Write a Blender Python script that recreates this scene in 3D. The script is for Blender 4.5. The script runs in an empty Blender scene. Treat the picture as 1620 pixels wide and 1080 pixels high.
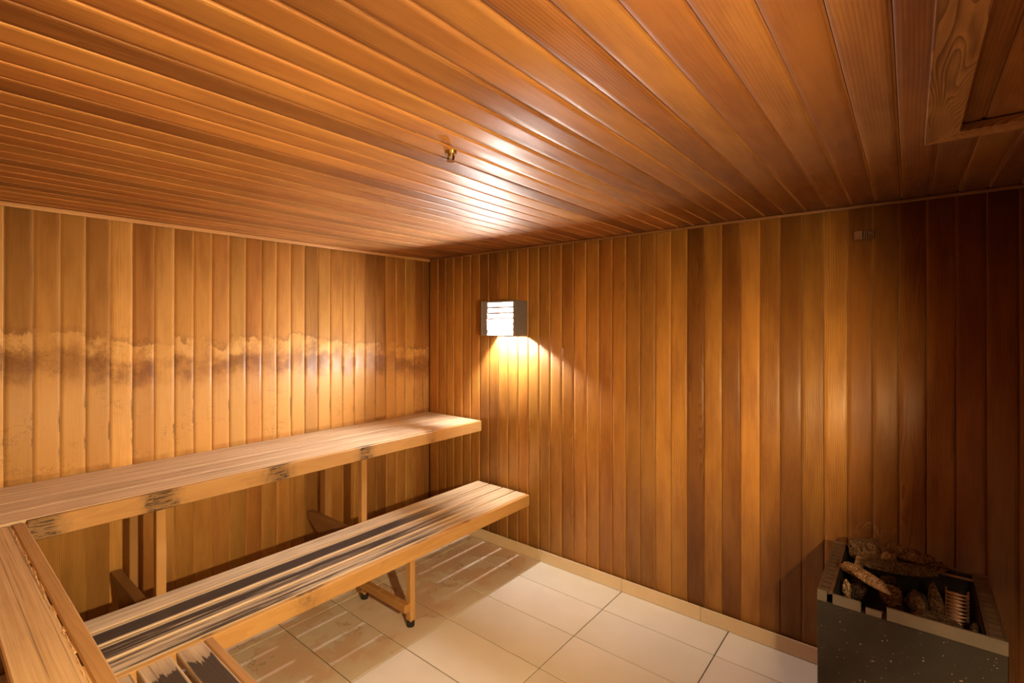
import bpy, bmesh, math, random
from mathutils import Vector, Matrix, noise

scn = bpy.context.scene
col = scn.collection
rnd = random.Random(7)

# ------------------------------------------------------------------ camera
H = 2.20                                  # ceiling height
XR, YF = 3.65, -3.14                      # right wall, wall behind the benches
cam_d = bpy.data.cameras.new('camera')
cam = bpy.data.objects.new('camera', cam_d); col.objects.link(cam)
cam_d.sensor_fit = 'HORIZONTAL'; cam_d.sensor_width = 36.0
cam_d.lens = 776.0 / 1620.0 * 36.0
cam_d.shift_y = -26.0 / 1620.0
cam_d.clip_start = 0.02
cam.location = (3.162, -2.783, 1.643)
cam.rotation_euler = (math.pi / 2, 0, math.atan(630 / 776))
scn.camera = cam

# ------------------------------------------------------------------ world, exposure
w = bpy.data.worlds.new('world'); scn.world = w; w.use_nodes = True
w.node_tree.nodes['Background'].inputs[0].default_value = (0.02, 0.018, 0.015, 1)
w.node_tree.nodes['Background'].inputs[1].default_value = 0.0
scn.view_settings.view_transform = 'Standard'
scn.view_settings.look = 'None'
scn.view_settings.exposure = 0.0
scn.view_settings.gamma = 1.0
scn.view_settings.use_curve_mapping = False

BULB_BACK = (8300.0, (1.0, 0.96, 0.91))       # wall lamp in view: white
BULB_SIDE = (19000.0, (1.0, 0.71, 0.33))     # its twin on the right wall: warmer

# ------------------------------------------------------------------ node helpers
class NT:
    def __init__(s, name):
        s.m = bpy.data.materials.new(name); s.m.use_nodes = True
        s.t = s.m.node_tree; s.t.nodes.clear()
        s.out = s.t.nodes.new('ShaderNodeOutputMaterial')
    def n(s, typ, **kw):
        nd = s.t.nodes.new(typ)
        for k, v in kw.items(): setattr(nd, k, v)
        return nd
    def put(s, sock, v):
        if isinstance(v, bpy.types.NodeSocket): s.t.links.new(v, sock)
        elif v is not None: sock.default_value = v
    def math(s, op, a, b=None, c=None, clamp=False):
        nd = s.n('ShaderNodeMath', operation=op, use_clamp=clamp)
        for i, v in enumerate((a, b, c)): s.put(nd.inputs[i], v)
        return nd.outputs[0]
    def vmath(s, op, a, b=None):
        nd = s.n('ShaderNodeVectorMath', operation=op)
        s.put(nd.inputs[0], a); s.put(nd.inputs[1], b)
        return nd.outputs[0]
    def noise(s, vec, scale, detail=3, rough=.55):
        nd = s.n('ShaderNodeTexNoise')
        s.put(nd.inputs['Vector'], vec); nd.inputs['Scale'].default_value = scale
        nd.inputs['Detail'].default_value = detail; nd.inputs['Roughness'].default_value = rough
        return nd.outputs['Fac']
    def ramp(s, fac, lo, hi, a=0., b=1.):
        nd = s.n('ShaderNodeMapRange', interpolation_type='SMOOTHSTEP')
        s.put(nd.inputs[0], fac)
        s.put(nd.inputs[1], lo); s.put(nd.inputs[2], hi)
        nd.inputs[3].default_value = a; nd.inputs[4].default_value = b
        return nd.outputs[0]
    def mix(s, fac, a, b, mode='MIX'):
        nd = s.n('ShaderNodeMix', data_type='RGBA', blend_type=mode)
        s.put(nd.inputs[0], fac)
        for i, v in ((6, a), (7, b)):
            s.put(nd.inputs[i], (*v, 1) if isinstance(v, tuple) and len(v) == 3 else v)
        return nd.outputs[2]
    def bsdf(s, color, rough, bump=None, dist=.001, metal=0., spec=.5, emit=None, strength=0., bstr=1., coat=0.):
        b = s.n('ShaderNodeBsdfPrincipled')
        s.put(b.inputs['Base Color'], (*color, 1) if isinstance(color, tuple) else color)
        s.put(b.inputs['Roughness'], rough); s.put(b.inputs['Metallic'], metal)
        b.inputs['Specular IOR Level'].default_value = spec
        b.inputs['Coat Weight'].default_value = coat
        b.inputs['Coat Roughness'].default_value = .2
        if emit:
            b.inputs['Emission Color'].default_value = (*emit, 1)
            b.inputs['Emission Strength'].default_value = strength
        if bump is not None:
            bp = s.n('ShaderNodeBump'); bp.inputs['Distance'].default_value = dist
            bp.inputs['Strength'].default_value = bstr
            s.put(bp.inputs['Height'], bump); s.t.links.new(bp.outputs[0], b.inputs['Normal'])
        s.t.links.new(b.outputs[0], s.out.inputs[0])
        return s.m
    def coords(s, rand=True):
        """object coordinates, shifted by a random amount for each object; x runs along the grain"""
        tc = s.n('ShaderNodeTexCoord'); s.oi = s.n('ShaderNodeObjectInfo')
        s.raw = tc.outputs['Object']
        if not rand: return s.raw
        off = s.n('ShaderNodeCombineXYZ')
        for i, k in enumerate((37., 0.0, 91.)): s.put(off.inputs[i], s.math('MULTIPLY', s.oi.outputs['Random'], k))
        return s.vmath('ADD', s.raw, off.outputs[0])
    def scale(s, v, x, y, z): return s.vmath('MULTIPLY', v, (x, y, z))
    def sep(s, v):
        nd = s.n('ShaderNodeSeparateXYZ'); s.put(nd.inputs[0], v); return nd.outputs

def grain(t, v, pitch=.008, wander=.03):
    """(rings, fibres, blotches), each 0..1, of a board sawn along x"""
    sx = t.sep(v)
    low = t.noise(t.scale(v, 1.1, 9, 9), 1.0, 2, .5)
    r2 = t.math('FRACT', t.math('MULTIPLY', t.oi.outputs['Random'], 7.31))
    amp = t.math('MULTIPLY', t.math('POWER', r2, 2.0), wander * 6)
    amp = t.math('ADD', amp, wander * .5)
    r = t.math('ADD', sx[1], t.math('MULTIPLY', low, amp))
    rings = t.math('FRACT', t.math('MULTIPLY', r, 1 / pitch))
    rings = t.math('POWER', rings, 1.6)
    fib = t.noise(t.scale(v, 5, 260, 260), 1.0, 3, .6)
    blot = t.noise(t.scale(v, 2.2, 11, 11), 1.0, 4, .6)
    return rings, fib, blot

def cedar(name, light, dark, rough=.34, bstr=.5, stains=False, spec=.5, scratches=.0, wander=.03):
    t = NT(name); v = t.coords()
    rings, fib, blot = grain(t, v, wander=wander)
    r3 = t.math('FRACT', t.math('MULTIPLY', t.oi.outputs['Random'], 53.1))
    rings = t.math('MULTIPLY', rings, t.ramp(r3, .45, .95, .25, 1.25) if wander < .05 else 1.5)
    f = t.math('ADD', t.math('MULTIPLY', rings, .30), t.math('MULTIPLY', fib, .40))
    f = t.math('ADD', f, t.math('MULTIPLY', t.ramp(blot, .25, .75), .42))
    c = t.mix(t.ramp(f, .2, .95), light, dark)
    c = t.mix(1.0, c, t.oi.outputs['Color'], 'MULTIPLY')
    rg = t.math('ADD', t.math('MULTIPLY', t.ramp(blot, .3, .75), .16), rough)
    hgt = t.math('ADD', t.math('MULTIPLY', rings, .35), t.math('MULTIPLY', fib, .8))
    hgt = t.math('ADD', hgt, t.math('MULTIPLY', t.noise(t.scale(v, 4, 24, 24), 1, 2), 1.5))
    if stains:
        # leaning backs and splashes have bleached and darkened the boards in two wavy belts
        g = t.n('ShaderNodeNewGeometry'); p = g.outputs['Position']
        ps = t.sep(p)
        wob = t.math('MULTIPLY', t.math('SUBTRACT', t.noise(p, 4.0, 2, .5), .5), .16)
        wob = t.math('ADD', wob, t.math('MULTIPLY', t.math('SUBTRACT', t.noise(t.scale(p, 1, 1, .7), 17, 5, .72), .5), .17))
        wob = t.math('ADD', wob, t.math('MULTIPLY', t.math('SUBTRACT', t.oi.outputs['Random'], .5), .06))
        z = t.math('ADD', ps[2], wob)
        z = t.math('ADD', z, t.math('MULTIPLY', ps[1], .05))
        own = t.math('FRACT', t.math('MULTIPLY', t.oi.outputs['Random'], 23.7))
        fade = t.math('MULTIPLY', t.ramp(t.noise(p, 7.3, 5, .65), .36, .56), t.ramp(own, .02, .6, .35, 1.))
        pale = t.math('MULTIPLY', t.ramp(z, 1.37, 1.43), t.ramp(z, 1.48, 1.455))
        darkb = t.math('MULTIPLY', t.ramp(z, 1.22, 1.32), t.ramp(z, 1.40, 1.355))
        rust = t.math('MULTIPLY', t.ramp(z, 1.46, 1.465), t.ramp(z, 1.50, 1.47))
        worn = t.math('MULTIPLY', t.ramp(z, 1.30, 1.18), t.ramp(ps[2], .93, .95))
        crack = t.ramp(t.math('ABSOLUTE', t.math('SUBTRACT', t.noise(t.scale(p, 1, 1.2, 2.2), 7, 5, .7), .5)), .0, .012, 1., 0.)
        crack = t.math('MULTIPLY', crack, t.ramp(t.noise(p, 5), .48, .62))
        crack = t.math('MULTIPLY', crack, t.ramp(ps[2], 1.75, 1.45))
        crack = t.math('MULTIPLY', crack, t.ramp(ps[2], .91, .93))
        c = t.mix(t.math('MULTIPLY', worn, t.ramp(blot, .25, .7, .12, .5)), c, (.80, .47, .16))
        c = t.mix(t.math('MULTIPLY', t.math('MULTIPLY', pale, fade), .62), c, (.88, .54, .20))
        c = t.mix(t.math('MULTIPLY', t.math('MULTIPLY', darkb, fade), .72), c, (.20, .075, .022))
        c = t.mix(t.math('MULTIPLY', t.math('MULTIPLY', rust, fade), .45), c, (.17, .065, .02))
        c = t.mix(t.math('MULTIPLY', crack, .55), c, (.07, .03, .012))
        # black runs along the joints just above the bench
        sy = t.sep(t.raw)
        run = t.math('MULTIPLY', t.ramp(sy[1], -.036, -.046), t.ramp(t.noise(t.scale(v, 10, 30, 1), 1, 3), .50, .60))
        run = t.math('MULTIPLY', run, t.math('MULTIPLY', t.ramp(ps[2], .97, 1.08), t.ramp(ps[2], 1.36, 1.2)))
        c = t.mix(t.math('MULTIPLY', run, .8), c, (.035, .018, .01))
        rg = t.math('ADD', rg, t.math('MULTIPLY', worn, .08))
        hgt = t.math('ADD', hgt, t.math('MULTIPLY', t.math('ADD', pale, worn), t.math('MULTIPLY', t.noise(t.scale(v, 14, 40, 40), 1, 4), 1.4)))
    if scratches:
        sc = t.noise(t.scale(v, 70, 6, 6), 1, 4, .75)
        m = t.math('MULTIPLY', t.ramp(sc, .70, .74), t.ramp(t.noise(v, 3, 2), .50, .62))
        c = t.mix(t.math('MULTIPLY', m, scratches), c, (.62, .36, .15))
    return t.bsdf(c, rg, hgt, .0012, spec=spec, bstr=bstr)

def weathered(name, pale, line, coat=None, rough=.55, spec=.35):
    """bench slats; object colour alpha = how much dark coating is left; coat = (x0, x1, teeth)"""
    t = NT(name); v = t.coords()
    s = t.sep(v); raw = t.sep(t.raw)
    str1 = t.noise(t.scale(v, .9, 42, 42), 1, 4, .62)
    str2 = t.noise(t.scale(v, 2.5, 130, 130), 1, 3, .6)
    blot = t.noise(t.scale(v, 3, 9, 9), 1, 4, .6)
    f = t.math('ADD', t.math('MULTIPLY', t.ramp(str1, .38, .72), .62), t.math('MULTIPLY', t.ramp(str2, .35, .75), .38))
    c = t.mix(f, pale, line)
    c = t.mix(t.math('MULTIPLY', t.ramp(blot, .45, .8), .35), c, (.30, .165, .07))
    fine = t.ramp(t.noise(t.scale(v, .7, 75, 75), 1, 3, .6), .60, .66)
    c = t.mix(t.math('MULTIPLY', fine, .55), c, (.10, .055, .028))
    c = t.mix(1.0, c, t.oi.outputs['Color'], 'MULTIPLY')
    rg = rough
    if coat:
        x0, x1, teeth, half = coat
        edge = t.math('ADD', raw[0], t.math('MULTIPLY', t.math('SUBTRACT', t.noise(t.scale(v, 2.5, 110, 1), 1, 3), .5), teeth))
        m = t.ramp(edge, x0, x1)
        ay = t.math('ABSOLUTE', t.math('ADD', raw[1], t.math('MULTIPLY', t.math('SUBTRACT', t.noise(t.scale(v, 1.2, 0, 0), 1, 3), .5), .03)))
        m = t.math('MULTIPLY', m, t.ramp(ay, half, half - .006))
        wear = t.noise(t.scale(v, 1.6, 60, 60), 1, 5, .68)
        th = t.math('MULTIPLY', t.oi.outputs['Alpha'], .8)
        m = t.math('MULTIPLY', m, t.ramp(wear, t.math('SUBTRACT', 1.0, th), t.math('SUBTRACT', .88, th)  , 0., 1.))
        m2 = t.math('SUBTRACT', 1.0, t.ramp(wear, t.math('SUBTRACT', th, .06), t.math('ADD', th, .02)))
        mm = t.math('MULTIPLY', t.math('MULTIPLY', t.ramp(edge, x0, x1), t.ramp(ay, half, half - .006)), m2)
        spk = t.ramp(t.noise(t.scale(v, 30, 90, 1), 1, 3, .7), .70, .76)
        mm = t.math('MULTIPLY', mm, t.math('SUBTRACT', 1.0, t.math('MULTIPLY', spk, .7)))
        half_worn = t.math('MULTIPLY', t.math('MULTIPLY', t.ramp(edge, x0 - .1, x1), t.ramp(ay, half + .004, half - .01)), t.math('SUBTRACT', 1.0, t.ramp(wear, th, t.math('ADD', th, .16))))
        c = t.mix(t.math('MULTIPLY', half_worn, .5), c, (.17, .13, .105))
        c = t.mix(t.math('MULTIPLY', mm, .94), c, (.045, .033, .030))
        rg = t.math('SUBTRACT', rough, t.math('MULTIPLY', mm, .12))
    h = t.math('ADD', t.math('MULTIPLY', str1, 1.2), str2)
    return t.bsdf(c, rg, h, .0018, spec=spec, bstr=.55)

def fascia(name, light, dark, marks, rough=.45):
    """golden front board with charred, rotted spots round its fixings; marks = x positions along the board"""
    t = NT(name); v = t.coords()
    rings, fib, blot = grain(t, v, .011, .02)
    f = t.math('ADD', t.math('MULTIPLY', rings, .25), t.math('MULTIPLY', fib, .35))
    f = t.math('ADD', f, t.math('MULTIPLY', t.ramp(blot, .3, .75), .4))
    c = t.mix(f, light, dark)
    raw = t.sep(t.raw)
    nz = t.noise(t.scale(t.raw, 1, 1, 1), 22, 5, .7)
    for k, (mx, my, rx, ry, a) in enumerate(marks):
        dx = t.math('DIVIDE', t.math('SUBTRACT', raw[0], mx), rx)
        dy = t.math('DIVIDE', t.math('SUBTRACT', raw[1], my), ry)
        d = t.math('SQRT', t.math('ADD', t.math('MULTIPLY', dx, dx), t.math('MULTIPLY', dy, dy)))
        d = t.math('ADD', d, t.math('MULTIPLY', t.math('SUBTRACT', nz, .5), 1.5))
        c = t.mix(t.math('MULTIPLY', t.ramp(d, 1.5, .3), .68 * a), c, (.11, .065, .04))
        core = t.math('MULTIPLY', t.ramp(d, .95, .6), t.ramp(t.noise(t.scale(t.raw, 16, 170, 170), 1, 4, .65), .49, .545))
        c = t.mix(t.math('MULTIPLY', core, .92 * a), c, (.012, .009, .008))
    c = t.mix(1.0, c, t.oi.outputs['Color'], 'MULTIPLY')
    return t.bsdf(c, rough, t.math('ADD', fib, rings), .001, spec=.4, bstr=.4)

def plain(name, colr, rough, metal=0., bump=0., scale=60., var=.25, spec=.5, coat=0.):
    t = NT(name); v = t.coords()
    nz = t.noise(v, scale, 4, .6)
    c = t.mix(t.math('MULTIPLY', t.ramp(nz, .3, .7), var), colr, tuple(x * .45 for x in colr))
    return t.bsdf(c, rough, nz if bump else None, bump or .001, metal, spec=spec, coat=coat)

def tile_mat(name):
    t = NT(name); v = t.coords()
    g = t.n('ShaderNodeNewGeometry'); p = g.outputs['Position']; ps = t.sep(p)
    c = t.mix(t.ramp(t.noise(v, 4, 4), .3, .7), (.72, .67, .60), (.77, .72, .65))
    # brown tide marks where water has dried below the benches, plus painted warm bounce light
    n1 = t.noise(p, 4.0, 5, .62)
    ring = t.ramp(t.math('ABSOLUTE', t.math('SUBTRACT', n1, .52)), .0, .014, 1., 0.)
    film_bounce = t.ramp(n1, .44, .58)
    zone = t.ramp(ps[0], 1.22, 1.02)
    c = t.mix(t.math('MULTIPLY', zone, t.math('ADD', t.math('MULTIPLY', film_bounce, .35), .22)), c, (.62, .32, .16))
    c = t.mix(t.math('MULTIPLY', zone, t.math('MULTIPLY', t.math('MULTIPLY', ring, t.ramp(t.noise(p, 3.1, 2), .45, .6)), .5)), c, (.20, .12, .06))
    spk = t.math('MULTIPLY', t.ramp(t.noise(p, 38, 2), .74, .78), zone)
    c = t.mix(t.math('MULTIPLY', spk, .6), c, (.10, .06, .035))
    c = t.mix(1.0, c, t.oi.outputs['Color'], 'MULTIPLY')
    rg = t.math('ADD', .30, t.math('MULTIPLY', t.noise(v, 12, 3), .12))
    return t.bsdf(c, rg, t.noise(v, 30, 3), .0006, spec=.5, bstr=.25)

def steel_mat(name, colr, rough, speck=True):
    t = NT(name); v = t.coords(False)
    c = t.mix(t.math('MULTIPLY', t.ramp(t.noise(v, 5, 4), .35, .7), .5), colr, tuple(x * 1.7 for x in colr))
    if speck:
        s1 = t.ramp(t.noise(v, 105, 1), .735, .76)
        s2 = t.ramp(t.noise(t.vmath('ADD', v, (5, 3, 9)), 190, 1), .74, .77)
        s3 = t.math('MULTIPLY', t.ramp(t.noise(t.scale(v, 60, 60, 2.5), 1, 3, .6), .70, .74), t.ramp(t.noise(v, 5, 2), .5, .6))
        c = t.mix(t.math('MAXIMUM', t.math('MULTIPLY', s3, .35), t.math('MAXIMUM', s1, t.math('MULTIPLY', s2, .7)), clamp=True), c, (.62, .50, .38))
    rg = t.math('ADD', rough, t.math('MULTIPLY', t.noise(v, 14, 4), .2))
    return t.bsdf(c, rg, t.noise(t.scale(v, 1, 1, .1), 30, 3), .0004, metal=.75, bstr=.3)

def stone_mat(name, a, b):
    t = NT(name); v = t.coords()
    vo = t.n('ShaderNodeTexVoronoi'); t.put(vo.inputs['Vector'], v); vo.inputs['Scale'].default_value = 120
    n1 = t.noise(v, 45, 5, .65)
    c = t.mix(t.ramp(n1, .3, .7), a, b)
    h = t.math('ADD', t.math('MULTIPLY', vo.outputs['Distance'], 2.2), n1)
    return t.bsdf(c, .75, h, .008, bstr=1.0, spec=.3)

def emit_mat(name, colr, strength):
    t = NT(name)
    return t.bsdf(colr, .4, emit=colr, strength=strength)

def dimmer_mat(name, k):
    t = NT(name)
    a = t.n('ShaderNodeBsdfTransparent'); a.inputs[0].default_value = (k, k * .97, k * .93, 1)
    b = t.n('ShaderNodeBsdfTranslucent'); b.inputs[0].default_value = (.5, .47, .43, 1)
    m = t.n('ShaderNodeMixShader'); m.inputs[0].default_value = .12
    t.t.links.new(a.outputs[0], m.inputs[1]); t.t.links.new(b.outputs[0], m.inputs[2]); t.t.links.new(m.outputs[0], t.out.inputs[0])
    return t.m

M = {}
M['dimmer'] = dimmer_mat('dimming_pane', .72)
M['wall'] = cedar('cedar_wall', (.52, .245, .052), (.27, .095, .016), rough=.42, scratches=.25)
M['wall_stained'] = cedar('cedar_wall_worn', (.62, .325, .095), (.36, .150, .034), rough=.38, stains=True)
M['ceil'] = cedar('cedar_ceiling', (.54, .255, .075), (.29, .104, .026), rough=.43, scratches=.55, spec=.75)
M['trim'] = cedar('cedar_trim', (.54, .27, .095), (.32, .13, .042), rough=.4)
M['hatch'] = cedar('figured_board', (.56, .30, .10), (.20, .085, .025), rough=.4, wander=.10)
M['backing'] = plain('dark_backing', (.05, .022, .010), .9)
M['slat'] = weathered('bench_slat_pale', (.78, .60, .41), (.50, .34, .19))
M['slat_low'] = weathered('bench_slat_coated', (.80, .62, .42), (.46, .31, .17), (.35, .95, 1.3, .044))
M['slat_ret'] = weathered('bench_slat_step', (.62, .45, .29), (.44, .30, .18), (.10, .112, .12, .042))
M['slat_seat'] = weathered('bench_slat_seat', (.72, .50, .28), (.50, .29, .13))
M['post'] = fascia('bench_post_wood', (.58, .33, .125), (.40, .20, .065), [])
M['brace'] = fascia('bench_brace_wood', (.34, .18, .075), (.17, .08, .03), [])
M['rubber'] = plain('black_rubber', (.012, .011, .011), .5)
M['tile'] = tile_mat('floor_tile')
M['skirt'] = plain('skirting_tile', (.72, .56, .38), .38, var=.12, scale=6)
M['grout'] = plain('grout', (.11, .065, .032), .9)
M['lampbox'] = plain('lamp_case', (.20, .185, .20), .45, var=.3)
M['lampin'] = plain('lamp_inside', (.80, .76, .70), .6, var=.05)
M['louver'] = plain('lamp_louver', (.22, .15, .12), .5, var=.1)
M['steel'] = steel_mat('heater_steel', (.050, .047, .045), .38)
M['rim'] = steel_mat('heater_rim', (.20, .18, .16), .34, speck=False)
M['vent'] = steel_mat('heater_vent', (.20, .145, .11), .45, speck=False)
M['dark'] = plain('heater_inside', (.012, .010, .009), .7)
M['coil'] = plain('heating_coil', (.55, .36, .26), .35, metal=.8, var=.2)
M['stone1'] = stone_mat('stone_tan', (.66, .44, .25), (.34, .20, .10))
M['stone2'] = stone_mat('stone_brown', (.36, .22, .12), (.15, .085, .045))
M['stone3'] = stone_mat('stone_grey', (.20, .135, .09), (.09, .058, .038))
M['brass'] = plain('brass', (.52, .33, .12), .3, metal=.9)
M['chrome'] = plain('chrome', (.8, .8, .8), .15, metal=1.)
M['sensor'] = plain('brown_plastic', (.20, .075, .03), .45)
M['black'] = plain('black_plastic', (.015, .012, .012), .4)

# ------------------------------------------------------------------ object helpers
def link(name, me, mat, parent=None):
    o = bpy.data.objects.new(name, me); col.objects.link(o)
    if mat is not None and not me.materials: me.materials.append(mat)
    if parent is not None: o.parent = parent
    return o
def tag(o, label=None, cat=None, group=None, kind=None):
    for k, v in (('label', label), ('category', cat), ('group', group), ('kind', kind)):
        if v: o[k] = v
    return o
def thing(name, loc, label, cat, group=None):
    o = bpy.data.objects.new(name, None); col.objects.link(o)
    o.location = loc; o.empty_display_size = .05
    return tag(o, label, cat, group)
def finish(bm, name):
    me = bpy.data.meshes.new(name); bm.normal_update(); bm.to_mesh(me); bm.free(); return me
def bm_box(bm, c, s, rot=None):
    r = bmesh.ops.create_cube(bm, size=1.0)
    for v in r['verts']:
        p = Vector((v.co.x * s[0], v.co.y * s[1], v.co.z * s[2]))
        if rot is not None: p = rot @ p
        v.co = p + Vector(c)
    return r['verts']
AX = {'x': Matrix(((1, 0, 0), (0, 1, 0), (0, 0, 1))),
      'y': Matrix(((0, -1, 0), (-1, 0, 0), (0, 0, -1))),      # local x = -y: from the back wall towards the room
      'z': Matrix(((0, 1, 0), (0, 0, 1), (1, 0, 0)))}
def board(name, lo, hi, axis, mat, parent=None, bev=.003, color=None, seg=1):
    """a bevelled board between two world corners; its own x axis is the grain, zero at the start"""
    lo, hi = Vector(lo), Vector(hi); size = hi - lo; c = (lo + hi) / 2
    R = AX[axis]
    ls = [abs(v) for v in (R.transposed() @ size)]
    bm = bmesh.new(); bm_box(bm, (ls[0] / 2, 0, 0), ls)
    if bev: bmesh.ops.bevel(bm, geom=bm.edges[:], offset=min(bev, min(ls) * .4), segments=seg, affect='EDGES', profile=.6)
    o = link(name, finish(bm, name), mat, parent)
    start = c - (R @ Vector((1, 0, 0))) * ls[0] / 2
    if parent is not None: start = start - parent_loc(parent)
    o.matrix_basis = Matrix.Translation(start) @ R.to_4x4()
    if color: o.color = color
    return o
def parent_loc(p):
    v = Vector((0, 0, 0))
    while p is not None: v += p.location; p = p.parent
    return v

# ------------------------------------------------------------------ the room shell
PW = .0941
def plank_mesh(name, L, wd, th=.012, cr=.0007, tg=.003):
    """tongue-and-groove board: bevelled long edges and a slightly crowned face"""
    g, ch = .0012, .0026
    h = wd / 2 - g / 2; f0, f1 = -h + ch * .8, h - tg - ch * .6
    prof = [(-h, -th), (-h, -ch), (f0, -.0006)]
    for k in range(1, 6):
        u = -1 + 2 * k / 6
        prof.append(((f0 + f1) / 2 + u * (f1 - f0) / 2, cr * (1 - u * u) - .0006))
    prof += [(f1, -.0006), (h - tg, -ch), (h - tg, -.0055), (h, -.0055), (h, -th)]
    bm = bmesh.new()
    a = [bm.verts.new((0, y, z)) for y, z in prof]; b = [bm.verts.new((L, y, z)) for y, z in prof]
    n = len(prof)
    for i in range(n):
        j = (i + 1) % n
        f = bm.faces.new((a[j], a[i], b[i], b[j])); f.smooth = 2 <= i < 8
    bm.faces.new(a); bm.faces.new(list(reversed(b)))
    bmesh.ops.recalc_face_normals(bm, faces=bm.faces[:])
    return finish(bm, name)

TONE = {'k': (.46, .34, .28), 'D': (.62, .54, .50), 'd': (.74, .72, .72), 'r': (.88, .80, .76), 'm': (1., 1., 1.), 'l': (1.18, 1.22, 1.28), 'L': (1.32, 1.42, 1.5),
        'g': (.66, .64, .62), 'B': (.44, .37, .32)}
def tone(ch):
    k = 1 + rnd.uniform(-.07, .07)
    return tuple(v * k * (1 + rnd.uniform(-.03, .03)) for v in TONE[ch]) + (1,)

def plank_row(parent, mat, edges, tones, L, place, mname):
    meshes = {}
    for i in range(len(edges) - 1):
        a, b = edges[i], edges[i + 1]; wd = round(abs(b - a), 3)
        wk = (wd, 'ceiling' in mname and (a + b) / 2 > 2.0)
        if wk not in meshes:
            meshes[wk] = plank_mesh(mname, L, wd, cr=.0002 if 'ceiling' in mname else .0005, tg=(.006 if (a + b) / 2 > 2.0 else .0028) if 'ceiling' in mname else .0025); meshes[wk].materials.append(mat)
        o = link('plank', meshes[wk], mat, parent)
        o.matrix_basis = place((a + b) / 2) @ Matrix.Rotation(rnd.uniform(-.005, .005), 4, 'X')
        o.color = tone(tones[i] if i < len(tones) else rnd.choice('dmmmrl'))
def frame_m(X, Y, Z, T):
    m = Matrix.Identity(4)
    for i, v in enumerate((X, Y, Z, T)):
        for r in range(3): m[r][i] = v[r]
    return m
def shell(name, lo, hi, mat):
    lo, hi = Vector(lo), Vector(hi)
    bm = bmesh.new(); bm_box(bm, (lo + hi) / 2, hi - lo)
    return tag(link(name, finish(bm, name), mat), kind='structure')

T = .012
wl = shell('wall_left', (-.10, YF - .1, -.06), (-T, .1, H + .1), M['backing'])
wb = shell('wall_back', (-T, T, -.06), (XR + .1, .10, H + .1), M['backing'])
wr = shell('wall_right', (XR + T, YF - .1, -.06), (XR + .1, T, H + .1), M['backing'])
wf = shell('wall_front', (-T, YF - .1, -.06), (XR + T, YF - T, H + .1), M['backing'])
ce = shell('ceiling', (-T, YF - T, H + T), (XR + T, T, H + .1), M['backing'])
fl = shell('floor', (-T, YF - T, -.06), (XR + T, T, -.004), M['grout'])

left_edges = [0., -.065]
while left_edges[-1] - PW > YF: left_edges.append(left_edges[-1] - PW)
left_edges.append(YF)
left_t = 'dr' + 'lm' + 'md' + 'dm' + 'mmm' + 'dmm' + 'm' + 'r' + 'mm' + 'mmlrLdmmdl' + 'mdmlmrm'
plank_row(wl, M['wall_stained'], left_edges, left_t, H, lambda y: frame_m((0, 0, 1), (0, -1, 0), (1, 0, 0), (0, y, 0)), 'left_wall_plank')

back_edges = [0., .110]
while back_edges[-1] + PW < XR: back_edges.append(back_edges[-1] + PW)
back_edges.append(XR)
back_t = 'rmmmmm' + 'ggmm' + 'mmdmrlmrrd' + 'dmmBmDmdBdm' + 'DDDDkkkk'  # rightmost planks toned darker to paint in the shade of that corner
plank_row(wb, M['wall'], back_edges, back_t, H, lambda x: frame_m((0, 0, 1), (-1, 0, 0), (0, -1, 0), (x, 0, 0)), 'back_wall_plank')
re = [0.]
while re[-1] - PW > YF: re.append(re[-1] - PW)
re.append(YF)
plank_row(wr, M['wall'], re, 'kDkDDkDkDD' * 4, H, lambda y: frame_m((0, 0, 1), (0, 1, 0), (-1, 0, 0), (XR, y, 0)), 'right_wall_plank')  # unseen wall, toned dark so it bounces less light into the room
fe = [0.]
while fe[-1] + PW < XR: fe.append(fe[-1] + PW)
fe.append(XR)
plank_row(wf, M['wall'], fe, 'mrdmrdmmrdmmrdmrdrmdrd' + 'DkDDkDkDkDDkDkDkDkDD', H, lambda x: frame_m((0, 0, 1), (1, 0, 0), (0, 1, 0), (x, YF, 0)), 'front_wall_plank')  # dark tones on the right part of this unseen wall cut bounced light
ced = [3.137 + .0915 * k for k in range(5, -8, -1)]
ced = [XR] + ced + [2.4056 - .0895 * k for k in range(0, 6)][0:6]
while ced[-1] - .0957 > 0.02: ced.append(ced[-1] - .0957)
ced.append(0.); ced = ced[::-1]
ce_t = 'mmlmdlmmdlmrlLmlrLlLdLlmrdddDdDdDdDDDDDkkkkkkkk'  # lighter left, darker right: lamplight and corner shade painted into the tones
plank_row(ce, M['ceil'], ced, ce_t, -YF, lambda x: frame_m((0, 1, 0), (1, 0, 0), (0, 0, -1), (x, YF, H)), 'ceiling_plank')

# cover strips between walls and ceiling
def strip(name, lo, hi, axis, c=(1, 1, 1, 1)):
    return tag(board(name, lo, hi, axis, M['trim'], None, .006, c, 2), kind='structure')
strip('trim_1', (.001, YF, H - .024), (.016, -.002, H - .001), 'y', (1.1, 1.15, 1.2, 1))
strip('trim_2', (.017, -.014, H - .016), (XR - .02, -.001, H - .001), 'x', (.42, .36, .32, 1))
strip('trim_3', (XR - .016, YF, H - .024), (XR - .001, -.016, H - .001), 'y')

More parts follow.
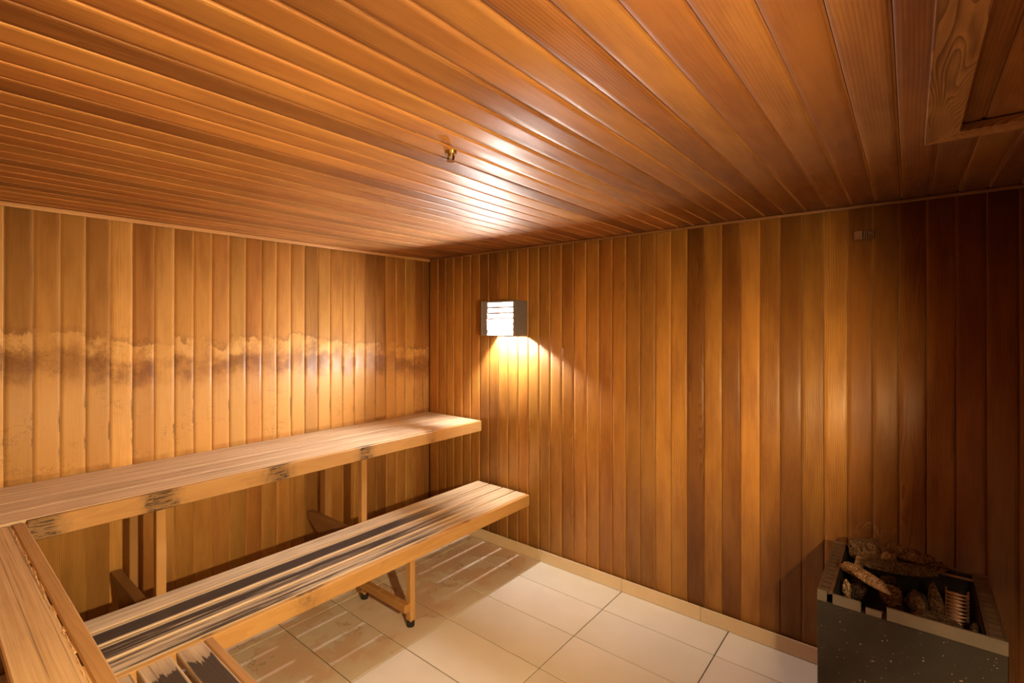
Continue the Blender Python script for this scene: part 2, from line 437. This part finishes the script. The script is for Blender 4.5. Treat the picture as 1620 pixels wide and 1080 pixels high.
# floor tiles and skirting tiles
def tile_mesh(sx, sy, sz):
    bm = bmesh.new(); bm_box(bm, (0, 0, -sz / 2), (sx, sy, sz))
    bmesh.ops.bevel(bm, geom=[e for e in bm.edges if e.verts[0].co.z > -.0001 and e.verts[1].co.z > -.0001], offset=.0014, segments=1, affect='EDGES')
    return finish(bm, 'floor_tile')
gx = [0., .545, 1.165, 1.780, 2.405, 3.025, XR]
gy = [0., -.252, -.562, -.874, -1.186, -1.498, -1.810, -2.122, -2.434, -2.746, -3.058, YF]
tm = {}
for i in range(len(gx) - 1):
    for j in range(len(gy) - 1):
        sx, sy = gx[i + 1] - gx[i] - .005, gy[j] - gy[j + 1] - .005
        k = (round(sx, 3), round(sy, 3))
        if k not in tm: tm[k] = tile_mesh(sx, sy, .008); tm[k].materials.append(M['tile'])
        o = link('tile', tm[k], None, fl)
        o.location = ((gx[i] + gx[i + 1]) / 2, (gy[j] + gy[j + 1]) / 2, rnd.uniform(-.0004, .0003))
        v = 1 + rnd.uniform(-.03, .03); o.color = (v, v * rnd.uniform(.985, 1.01), v * rnd.uniform(.97, 1.01), 1)
bb = shell('baseboard_back', (.012, -.004, .002), (XR - .012, .0, .076), M['grout'])
for a, b in zip([.012, .545, 1.165, 1.781, 2.258, 2.87], [.545, 1.165, 1.781, 2.258, 2.87, XR - .012]):
    board('tile', (a + .001, -.012, .0015), (b - .001, -.004, .079), 'x', M['skirt'], bb, .0012)
bl = shell('baseboard_left', (0., YF, .002), (.004, -.013, .076), M['grout'])
e = -.013
while e > YF + .05:
    f_ = max(e - .6, YF)
    board('tile', (.004, f_ + .001, .0015), (.012, e - .001, .079), 'y', M['skirt'], bl, .0012); e = f_

# ------------------------------------------------------------------ benches
def slats(parent, spans, axis, a0, a1, ztop, th, mat, cols):
    for (p, q), c in zip(spans, cols):
        if axis == 'y': board('slat', (p, a0, ztop - th), (q, a1, ztop), 'y', mat, parent, .003, c)
        else: board('slat', (a0, p, ztop - th), (a1, q, ztop), 'x', mat, parent, .003, c)

# upper bench along the left wall
UZ, LZ = .915, .450
ub = thing('upper_bench', (.31, -1.25, 0), 'long upper bench of pale slats with charred spots on its front board', 'bench')
us = [(.006, .142), (.150, .296), (.304, .444), (.452, .592)]
slats(ub, us, 'y', YF + .01, -.022, UZ, .028, M['slat'], [(.92, .90, .88, 1), (1, 1, 1, 1), (.96, .95, .95, 1), (1.05, 1.05, 1.05, 1)])
ufm = fascia('upper_fascia_wood', (.64, .37, .14), (.45, .235, .08),
             [(.503, .004, .05, .020, .9), (1.025, .002, .07, .026, 1), (1.547, .000, .085, .024, 1), (2.058, -.004, .075, .022, .9), (2.44, -.01, .07, .04, .9)])
fb = board('front_board', (.593, -2.505, UZ - .080), (.622, -.022, UZ - .001), 'y', ufm, ub, .004)
for y in (-.25, -.523, -.80, -1.4, -1.75, -2.35):
    board('batten', (.03, y - .02, UZ - .066), (.592, y + .02, UZ - .029), 'x', M['brace'], ub, .002)
for y in (-1.03, -2.074):
    board('post', (.540, y - .018, .012), (.580, y + .020, UZ - .068), 'z', M['post'], ub, .003)
    board('post', (.105, y - .018, .012), (.165, y + .020, UZ - .068), 'z', M['post'], ub, .003, (.8, .75, .7, 1))
    board('batten', (.03, y - .018, UZ - .067), (.592, y + .020, UZ - .029), 'x', M['brace'], ub, .002)
    # brace: a rail on edge from the wall to the front post, its underside cut away near the wall
    bm = bmesh.new()
    pts = [(.020, .395), (.580, .395), (.580, .215), (.26, .215), (.10, .31), (.020, .352)]
    y0, y1 = y - .062, y - .0185
    va = [bm.verts.new((p, 0, q - .30)) for p, q in pts]; vb = [bm.verts.new((p, y1 - y0, q - .30)) for p, q in pts]
    bm.faces.new(va); bm.faces.new(list(reversed(vb)))
    for i in range(len(pts)):
        j = (i + 1) % len(pts); bm.faces.new((va[j], va[i], vb[i], vb[j]))
    bmesh.ops.recalc_face_normals(bm, faces=bm.faces[:])
    bmesh.ops.bevel(bm, geom=bm.edges[:], offset=.003, segments=1, affect='EDGES')
    o = link('brace', finish(bm, 'brace'), M['brace'], ub); o.location = Vector((0, y0, .30)) - ub.location

# upper bench on the return, against the wall behind
ur = thing('return_bench', (1.5, -2.83, 0), 'upper return bench with a frayed splintered edge behind its front rail', 'bench')
slats(ur, [(-2.650, -2.548), (-2.770, -2.664), (-2.890, -2.784), (-3.010, -2.904), (-3.13, -3.024)], 'x', .626, 2.32, UZ, .028, M['slat_seat'],
      [(1, 1, 1, 1), (.95, .93, .9, 1), (1, .97, .95, 1), (.9, .9, .9, 1), (1, 1, 1, 1)])
rfm = fascia('return_rail_wood', (.56, .33, .14), (.36, .18, .07), [])
board('front_board', (.626, -2.5445, UZ - .08), (2.34, -2.510, UZ + .001), 'x', rfm, ur, .004)
# splintered edge between rail and first slat: ragged slivers standing up out of the joint
bm = bmesh.new(); x = .66
while x < 2.3:
    L = rnd.uniform(.03, .13); wdt = rnd.uniform(.003, .011)
    y = -2.5465 + rnd.uniform(-.004, .0015)
    q = [bm.verts.new(v) for v in ((x, y - wdt, UZ - .004), (x + L, y - wdt * .6, UZ - .004), (x + L * .8, y + .002, UZ - .004), (x, y + .002, UZ - .004),
                                   (x + L * rnd.uniform(.3, .8), y - wdt * .3, UZ + rnd.uniform(.0003, .0026)))]
    for a, b in ((0, 1), (1, 2), (2, 3), (3, 0)): bm.faces.new((q[a], q[b], q[4]))
    bm.faces.new(q[3::-1])
    x += L * rnd.uniform(.15, .5)
bmesh.ops.recalc_face_normals(bm, faces=bm.faces[:])
o = link('splinters', finish(bm, 'splinters'), M['slat_seat'], ur); o['kind'] = 'stuff'
o.location = -ur.location; o.color = (1.1, 1.0, .82, 1)
for xx in (.70, 1.5, 2.28):
    board('batten', (xx - .02, -3.13, UZ - .067), (xx + .02, -2.546, UZ - .029), 'y', M['brace'], ur, .002)
for xx in (1.5, 2.28):
    board('post', (xx - .02, -2.585, .012), (xx + .02, -2.5455, UZ - .068), 'z', M['post'], ur, .003)
    board('post', (xx - .02, -3.12, .012), (xx + .02, -3.08, UZ - .068), 'z', M['post'], ur, .003)

# legs with rubber feet under the lower benches
def leg_frame(parent, y, x0, x1):
    for xx in (x0, x1):
        l = board('leg', (xx - .020, y - .016, .030), (xx + .020, y + .018, LZ - .066), 'z', M['post'], parent, .003)
        bm = bmesh.new(); bmesh.ops.create_cone(bm, cap_ends=True, segments=16, radius1=.021, radius2=.0235, depth=.034)
        f = link('rubber_foot', finish(bm, 'rubber_foot'), M['rubber'], l)
        f.matrix_basis = l.matrix_basis.inverted() @ Matrix.Translation(Vector((xx, y + .001, .0175)) - parent.location)
    board('stretcher', (x0 - .035, y - .054, .092), (x1 + .019, y - .0165, .136), 'x', M['post'], parent, .003, (.85, .78, .68, 1))

lb = thing('lower_bench', (.83, -1.25, 0), 'lower step bench of four slats with worn black coating, parallel to the stained wall', 'bench')
ls_ = [(.583, .698), (.711, .823), (.836, .945), (.957, 1.052)]
slats(lb, ls_, 'y', -2.50, -.024, LZ, .026, M['slat_low'], [(1.02, 1, 1, .46), (.95, .94, .94, .95), (1, 1, 1, .70), (1.05, 1.05, 1.05, .60)])
lfm = fascia('lower_fascia_wood', (.66, .38, .135), (.47, .245, .08), [(.62, .002, .05, .012, .5), (.98, .01, .06, .016, .6), (1.62, .008, .09, .024, .85), (2.03, .022, .03, .03, 1.0)])
board('front_board', (1.053, -2.50, LZ - .078), (1.082, -.024, LZ - .001), 'y', lfm, lb, .004)
for y in (-.545, -.87, -1.195, -1.52, -1.85, -2.2):
    board('batten', (.590, y - .022, LZ - .062), (1.052, y + .022, LZ - .0265), 'x', M['brace'], lb, .002)
leg_frame(lb, -1.05, .612, 1.040)
board('cleat', (.600, -.046, LZ - .062), (1.040, -.0245, LZ - .0265), 'x', M['brace'], lb, .002)
leg_frame(lb, -2.30, .612, 1.040)

lr = thing('return_step', (1.7, -2.27, 0), 'lower return step with toothed dark coating on its slats, butting against the lower bench', 'bench')
rs = [(-2.166, -2.079), (-2.284, -2.184), (-2.402, -2.302), (-2.500, -2.420)]
slats(lr, rs, 'x', 1.086, 2.32, LZ, .026, M['slat_ret'], [(1, 1, 1, 1), (1, 1, 1, 1), (1, 1, 1, .95), (1, 1, 1, .9)])
board('front_board', (1.086, -2.0775, LZ - .078), (2.34, -2.046, LZ + .001), 'x', rfm, lr, .004, (.95, .92, .9, 1))
for xx in (1.30, 1.75, 2.2):
    board('batten', (xx - .02, -2.50, LZ - .062), (xx + .02, -2.079, LZ - .0265), 'y', M['brace'], lr, .002)
for xx in (1.75, 2.2):
    for yy in (-2.10, -2.46):
        l = board('leg', (xx - .018, yy - .018, .030), (xx + .018, yy + .018, LZ - .063), 'z', M['post'], lr, .003)
        bm = bmesh.new(); bmesh.ops.create_cone(bm, cap_ends=True, segments=16, radius1=.021, radius2=.0235, depth=.034)
        f = link('rubber_foot', finish(bm, 'rubber_foot'), M['rubber'], l)
        f.matrix_basis = l.matrix_basis.inverted() @ Matrix.Translation(Vector((xx, yy, .0175)) - lr.location)

# ------------------------------------------------------------------ wall lamps
def wall_lamp(loc, rz, label, bulb, hand=1, bx0=-.035):
    """box lamp: local x to its right, local -y out of the wall, origin at the wall, mid bottom"""
    r = thing('wall_lamp', loc, label, 'lamp'); r.rotation_euler = (0, 0, rz)
    W, D, HT, th = .310, .150, .250, .012
    x0, x1 = -W / 2, W / 2
    def bx(name, lo, hi, mat, bev=.0015):
        lo, hi = Vector(lo), Vector(hi); bm = bmesh.new(); bm_box(bm, (lo + hi) / 2, hi - lo)
        bmesh.ops.bevel(bm, geom=bm.edges[:], offset=bev, segments=1, affect='EDGES')
        return link(name, finish(bm, name), mat, r)
    bx('back_plate', (x0 + th, -.010, 0), (x1 - th, -.001, HT - th), M['lampin'])
    bx('side_panel', (x0, -D, 0), (x0 + th, -.001, HT), M['lampbox'])
    bx('side_panel', (x1 - th, -D, 0), (x1, -.001, HT), M['lampbox'])
    bx('top_panel', (x0 + th, -D, HT - th), (x1 - th, -.001, HT), M['lampbox'])
    bx('bottom_panel', (x0 + th, -D + th, 0), (x0 + .045, -.010, .010), M['lampbox'])
    bx('stile', (x0 + th, -D, 0), (x0 + .062, -D + th, HT - th), M['lampbox'])
    pane = bx('bottom_dimmer', (x0 + .0455, -D + .026, .001), (x1 - th - .0005, -.0105, .004), M['dimmer'], .0005)  # added pane that dims the light leaving the open bottom
    n = 6; pitch = (HT - th) / n
    for k in range(n):
        z = (k + .0) * pitch + .006
        bm = bmesh.new()
        bm_box(bm, (0, 0, 0), (W - .062 - th - .001, 0.020, .0085), Matrix.Rotation(math.radians(27), 3, 'X'))
        o = link('louver', finish(bm, 'louver'), M['louver'], r)
        o.location = ((x0 + .062 + x1 - th) / 2, -D + .012, z)
    bm = bmesh.new(); bmesh.ops.create_icosphere(bm, subdivisions=3, radius=.022)
    for v in bm.verts:
        if v.co.z > 0: v.co.z *= 1.25
    for f in bm.faces: f.smooth = True
    st, c = bulb
    b = link('bulb', finish(bm, 'bulb'), emit_mat('bulb_glow', c, st), r); b.location = (bx0, -.105, .105)
    bm = bmesh.new(); bmesh.ops.create_cone(bm, cap_ends=True, segments=16, radius1=.012, radius2=.016, depth=.108)
    s = link('bulb_socket', finish(bm, 'bulb_socket'), M['lampin'], r); s.location = (bx0, -.105, .182)
    if hand < 0:                       # the mirror-image model
        for c in r.children:
            c.location.x = -c.location.x
            for v in c.data.vertices: v.co.x = -v.co.x
            c.data.flip_normals()
    return r
wall_lamp((.887, 0, 1.565), 0, 'lit box lamp with louvred front on the wall above the end of the benches', BULB_BACK)
wall_lamp((XR, -2.292, 1.445), -math.pi / 2, 'lit box lamp with louvred front on the wall beside the ceiling hatch', BULB_SIDE, -1, -.066)

# ------------------------------------------------------------------ ceiling hatch frame
hf = thing('ceiling_hatch_frame', (3.40, -1.40, H - .024), 'mitred board frame round a ceiling hatch above the sauna heater', 'frame')
hx0, hx1, hy0, hy1, fw = 3.195, 3.60, -1.95, -.875, .074
def mitre(pts, along, c):
    bm = bmesh.new(); th = .022
    va = [bm.verts.new((p[0] - 3.40, p[1] + 1.40, 0)) for p in pts]; vb = [bm.verts.new((p[0] - 3.40, p[1] + 1.40, th)) for p in pts]
    bm.faces.new(va); bm.faces.new(list(reversed(vb)))
    for i in range(4):
        j = (i + 1) % 4; bm.faces.new((va[j], va[i], vb[i], vb[j]))
    bmesh.ops.recalc_face_normals(bm, faces=bm.faces[:])
    bmesh.ops.bevel(bm, geom=bm.edges[:], offset=.0015, segments=1, affect='EDGES')
    R = AX[along].to_4x4()
    bmesh.ops.transform(bm, matrix=R.inverted(), verts=bm.verts[:])
    o = link('frame_board', finish(bm, 'frame_board'), M['hatch'], hf)
    o.matrix_basis = R; o.color = c
mitre([(hx0, hy1), (hx0 + fw, hy1 - fw), (hx0 + fw, hy0 + fw), (hx0, hy0)], 'y', (.82, .78, .74, 1))
mitre([(hx1, hy1), (hx1 - fw, hy1 - fw), (hx1 - fw, hy0 + fw), (hx1, hy0)], 'y', (.9, .9, .9, 1))
mitre([(hx0, hy1), (hx1, hy1), (hx1 - fw, hy1 - fw), (hx0 + fw, hy1 - fw)], 'x', (.8, .7, .6, 1))
mitre([(hx0, hy0), (hx1, hy0), (hx1 - fw, hy0 + fw), (hx0 + fw, hy0 + fw)], 'x', (.8, .7, .6, 1))

# ------------------------------------------------------------------ sprinkler and sensor
def cyl(bm, c, r1, r2, h, seg=20, rot=None):
    m = Matrix.Translation(c) @ (rot.to_4x4() if rot else Matrix.Identity(4))
    return bmesh.ops.create_cone(bm, cap_ends=True, segments=seg, radius1=r1, radius2=r2, depth=h, matrix=m)
sp = thing('sprinkler_head', (2.016, -1.683, H), 'small brass sprinkler head sticking out of the ceiling boards', 'sprinkler')
bm = bmesh.new(); cyl(bm, (0, 0, -.004), .017, .020, .010); link('escutcheon', finish(bm, 'escutcheon'), M['brass'], sp)
bm = bmesh.new(); cyl(bm, (0, 0, -.013), .009, .011, .010); link('body', finish(bm, 'body'), M['brass'], sp)
for s in (-1, 1):
    bm = bmesh.new(); bm_box(bm, (s * .012, 0, -.021), (.004, .005, .010)); bm_box(bm, (s * .0075, 0, -.027), (.012, .005, .003))
    link('arm', finish(bm, 'arm'), M['black'], sp)
bm = bmesh.new(); cyl(bm, (0, 0, -.022), .003, .003, .010, 10); link('glass_bulb', finish(bm, 'glass_bulb'), M['chrome'], sp)
bm = bmesh.new(); cyl(bm, (0, 0, -.030), .014, .013, .003); link('deflector', finish(bm, 'deflector'), M['chrome'], sp)

sn = thing('temperature_sensor', (2.998, 0, 2.036), 'small brown temperature sensor with a dark ribbed end, high above the heater', 'sensor')
def sbox(name, lo, hi, mat):
    lo, hi = Vector(lo), Vector(hi); bm = bmesh.new(); bm_box(bm, (lo + hi) / 2, hi - lo)
    bmesh.ops.bevel(bm, geom=bm.edges[:], offset=.0012, segments=1, affect='EDGES'); return link(name, finish(bm, name), mat, sn)
sbox('cover', (-.039, -.022, 0), (-.006, -.001, .040), M['sensor'])
sbox('core', (-.006, -.016, .002), (.038, -.001, .038), M['black'])
for k in range(5): sbox('rib', (-.001 + k * .008, -.024, 0), (.003 + k * .008, -.0165, .040), M['sensor'])
bm = bmesh.new(); cyl(bm, (.024, -.0265, .026), .003, .003, .004, 12, Matrix.Rotation(math.pi / 2, 3, 'X')); link('screw', finish(bm, 'screw'), M['chrome'], sn)

# ------------------------------------------------------------------ sauna heater
hx, hX, hy, hY, hz = 2.900, 3.392, -.700, -.205, .688
ht = thing('sauna_heater', (3.146, -.45, 0), 'dark steel floor-standing sauna heater with open stone tray and speckled front', 'heater')
def hb(name, lo, hi, mat, bev=.002, parent=ht):
    lo, hi = Vector(lo), Vector(hi); bm = bmesh.new(); bm_box(bm, (lo + hi) / 2, hi - lo)
    if bev: bmesh.ops.bevel(bm, geom=bm.edges[:], offset=bev, segments=1, affect='EDGES')
    o = link(name, finish(bm, name), mat, parent); o.location = -ht.location; return o
hb('front_panel', (hx, hy, .06), (hX, hy + .008, hz - .040), M['steel'])
hb('side_panel', (hx, hy + .009, .06), (hx + .006, hY, hz - .012), M['steel'])
hb('side_panel', (hX - .006, hy + .009, .06), (hX, hY, hz - .012), M['steel'])
hb('back_panel', (hx + .007, hY - .006, .06), (hX - .007, hY, hz - .004), M['steel'])
hb('bottom_plate', (hx + .007, hy + .009, .06), (hX - .007, hY - .007, .068), M['steel'])
for a in (hx + .04, hX - .04):
    for b in (hy + .05, hY - .05):
        bm = bmesh.new(); cyl(bm, (a, b, .03), .018, .016, .060, 16); o = link('foot', finish(bm, 'foot'), M['dark'], ht); o.location = -ht.location
hb('stone_tray', (hx + .052, hy + .02, .545), (hX - .052, hY - .02, .553), M['dark'])
hb('tray_wall', (hx + .046, hy + .02, .545), (hx + .052, hY - .02, hz - .014), M['dark'], .001)
hb('tray_wall', (hX - .052, hy + .02, .545), (hX - .046, hY - .02, hz - .014), M['dark'], .001)
hb('tray_wall', (hx + .052, hY - .026, .545), (hX - .052, hY - .020, hz - .014), M['dark'], .001)
# slotted strips on both sides of the opening
def vent(x0, x1):
    bm = bmesh.new(); n = 12
    bm_box(bm, ((x0 + .004), (hy + hY) / 2, hz - .006), (.008, hY - hy - .02, .012))
    bm_box(bm, ((x1 - .004), (hy + hY) / 2, hz - .006), (.008, hY - hy - .02, .012))
    for k in range(n + 1):
        y = hy + .014 + (hY - hy - .028) * k / n
        bm_box(bm, ((x0 + x1) / 2, y, hz - .006), (x1 - x0 - .016, .017, .010), Matrix.Rotation(math.radians(25), 3, 'X'))
    o = link('vent_grille', finish(bm, 'vent_grille'), M['vent'], ht); o.location = -ht.location
vent(hx, hx + .046); vent(hX - .046, hX)
hb('rim', (hx, hY - .012, hz - .004), (hX, hY, hz + .006), M['vent'])
hb('rim', (3.25, hY - .055, hz - .012), (3.385, hY - .045, hz - .004), M['coil'])
# front lip: bent, with two notches where it has been knocked out
for a, b, dz in ((hx, hx + .030, .0), (hx + .046, hx + .130, -.004), (hx + .142, hx + .188, -.016), (hx + .200, hX, .004)):
    hb('front_lip', (a, hy - .004, hz - .040), (b, hy + .004, hz + dz), M['rim'], .0015)
# heating coil standing up between the stones
bm = bmesh.new(); prev = None; turns, seg = 9, 12
rows = []
for i in range(turns * seg + 1):
    a = 2 * math.pi * i / seg; zc = .585 + .115 * i / (turns * seg)
    c = Vector((3.291 + .030 * math.cos(a), -.45 + .014 * math.sin(a), zc))
    d = Vector((math.cos(a), math.sin(a) * .5, 0)).normalized()
    rows.append([bm.verts.new(c + d * .0032 * math.cos(q * math.pi / 3) + Vector((0, 0, .0032 * math.sin(q * math.pi / 3)))) for q in range(6)])
for A, B in zip(rows, rows[1:]):
    for q in range(6): bm.faces.new((A[q], A[(q + 1) % 6], B[(q + 1) % 6], B[q]))
bmesh.ops.recalc_face_normals(bm, faces=bm.faces[:])
for f in bm.faces: f.smooth = True
o = link('heating_coil', finish(bm, 'heating_coil'), M['coil'], ht); o.location = -ht.location
for xx in (3.262, 3.320):
    bm = bmesh.new(); cyl(bm, (xx, -.44, .63), .003, .003, .155, 10); o = link('heating_rod', finish(bm, 'heating_rod'), M['coil'], ht); o.location = -ht.location

def stone(loc, size, rot, mat, label, seed, cuts=7, rough=.10, bend=0.):
    bm = bmesh.new(); bmesh.ops.create_icosphere(bm, subdivisions=3, radius=1.0)
    rr = random.Random(seed)
    pl = []
    for k in range(cuts):
        n = Vector((rr.gauss(0, 1), rr.gauss(0, 1), rr.gauss(0, 1))).normalized(); pl.append((n, rr.uniform(.55, .82)))
    for v in bm.verts:
        p = v.co.copy()
        for n, d in pl:
            k = p.dot(n)
            if k > d: p -= n * (k - d)
        nn = noise.noise(p * 1.6 + Vector((seed, 0, 0))) * rough * 2 + noise.noise(p * 4.5 + Vector((0, seed, 0))) * rough
        p *= 1 + nn
        v.co = Vector((p.x * size[0], p.y * size[1], p.z * size[2]))
        v.co.z -= bend * (v.co.x / size[0]) ** 2
    me = finish(bm, 'sauna_stone')
    o = link('sauna_stone', me, mat)
    o.location = loc; o.rotation_euler = [math.radians(a) for a in rot]
    bpy.context.view_layer.update(); o.rotation_mode = 'XYZ'
    settle(o)
    return tag(o, label, 'stone', 'stones heaped in the sauna heater')
from mathutils.bvhtree import BVHTree
bpy.context.view_layer.update()
def world_bvh(o):
    m = o.matrix_world if o.parent else o.matrix_basis
    return BVHTree.FromPolygons([m @ v.co for v in o.data.vertices], [tuple(p.vertices) for p in o.data.polygons])
solid = [world_bvh(c) for c in ht.children]
def settle(o):
    """lift a stone in small steps until it rests on the heater and the stones laid before it"""
    for k in range(60):
        b = world_bvh(o)
        if not any(b.overlap(s_) for s_ in solid): break
        o.location.z += .0025
    solid.append(b)
A, B, C3 = M['stone1'], M['stone2'], M['stone3']
for k, (xx, yy, sx) in enumerate(((3.008, -.625, .038), (3.0, -.45, .044), (3.000, -.29, .044), (3.09, -.63, .042), (3.10, -.30, .045), (3.175, -.645, .034), (3.18, -.38, .045))):
    stone((xx, yy, .598), (sx, sx * .8, .040),(0, 0, 40 * k), C3, 'dark stone in the bottom layer of the heater tray', 40 + k, 7, .08)
stone((3.018, -.285, .706), (.075, .045, .058), (0, -20, -20), B, 'rough brown stone topping the heap, tangled wire on it', 3, 8, .14)
stone((3.003, -.375, .690), (.020, .020, .034), (0, 12, 10), A, 'small upright tan stone between the topping stone and the long bent stone', 5, 9)
stone((3.025, -.580, .705), (.130, .026, .026), (0, -9, -52), A, 'long knobbly tan stone lying across the front lip of the heater', 8, 3, .16, .012)
stone((2.978, -.560, .650), (.017, .020, .040), (0, -10, 0), A, 'tan wedge stone propping up the long knobbly stone', 11, 7, .14)
stone((3.125, -.400, .682), (.125, .050, .014), (4, -4, 4), C3, 'broad flat slab spanning the middle of the stone heap', 14, 5, .06)
stone((3.095, -.335, .700), (.032, .020, .022), (0, 10, 20), A, 'small crumbly tan stone behind the flat slab', 17, 7, .14)
stone((3.180, -.300, .694), (.105, .045, .036), (0, 8, 5), B, 'large humped brown stone against the back rim of the heater', 20, 6, .10)
stone((3.110, -.500, .632), (.044, .034, .052), (5, 0, 15), B, 'squarish dark stone tucked under the front of the flat slab', 23, 9, .05)
stone((3.182, -.475, .630), (.016, .036, .062), (0, 4, 30), B, 'thin slab stone standing upright beside the squarish dark stone', 26, 6, .06)
stone((3.236, -.410, .632), (.020, .040, .070), (0, -5, 20), B, 'thin slab stone standing upright next to the heating coil', 29, 6, .06)
stone((3.240, -.600, .640), (.072, .055, .026), (0, 8, 8), C3, 'smooth low stone behind the straight part of the front lip', 32, 3, .04)
stone((3.318, -.590, .620), (.013, .070, .045), (0, 14, -4), C3, 'leaning dark stone by the slotted side strip of the heater', 35, 6, .06)
# wire tangled on the topping stone
wr_ = thing('wire_tangle', (3.05, -.28, .72), 'thin curled wire tangled over the topping stone', 'wire')
cu = bpy.data.curves.new('wire', 'CURVE'); cu.dimensions = '3D'; cu.bevel_depth = .0009; cu.bevel_resolution = 1
spn = cu.splines.new('NURBS'); pts = []
r3 = random.Random(4)
for i in range(46):
    a = i * .62
    x = -.060 + .0027 * i + .022 * math.cos(a) * r3.uniform(.5, 1.1); y = r3.uniform(-.030, .025) * .8
    hits = [h[0].z for h in (s_.ray_cast(Vector((3.05 + x, -.285 + y, 1.2)), Vector((0, 0, -1))) for s_ in solid) if h[0] is not None]
    pts.append((x, y - .005, max(hits + [.68]) - .72 + .005 + max(0, .016 * math.sin(a * 1.3)), 1))
spn.points.add(len(pts) - 1)
for p, q in zip(spn.points, pts): p.co = q
spn.order_u = 4; spn.use_endpoint_u = True
tmp = bpy.data.objects.new('wire_src', cu); col.objects.link(tmp)
dg = bpy.context.evaluated_depsgraph_get()
me = bpy.data.meshes.new_from_object(tmp.evaluated_get(dg)); bpy.data.objects.remove(tmp)
me.materials.clear()
wire = link('wire', me, M['brass'], wr_)
for k in range(40):
    bpy.context.view_layer.update()
    if not any(world_bvh(wire).overlap(s_) for s_ in solid): break
    wr_.location.z += .0025
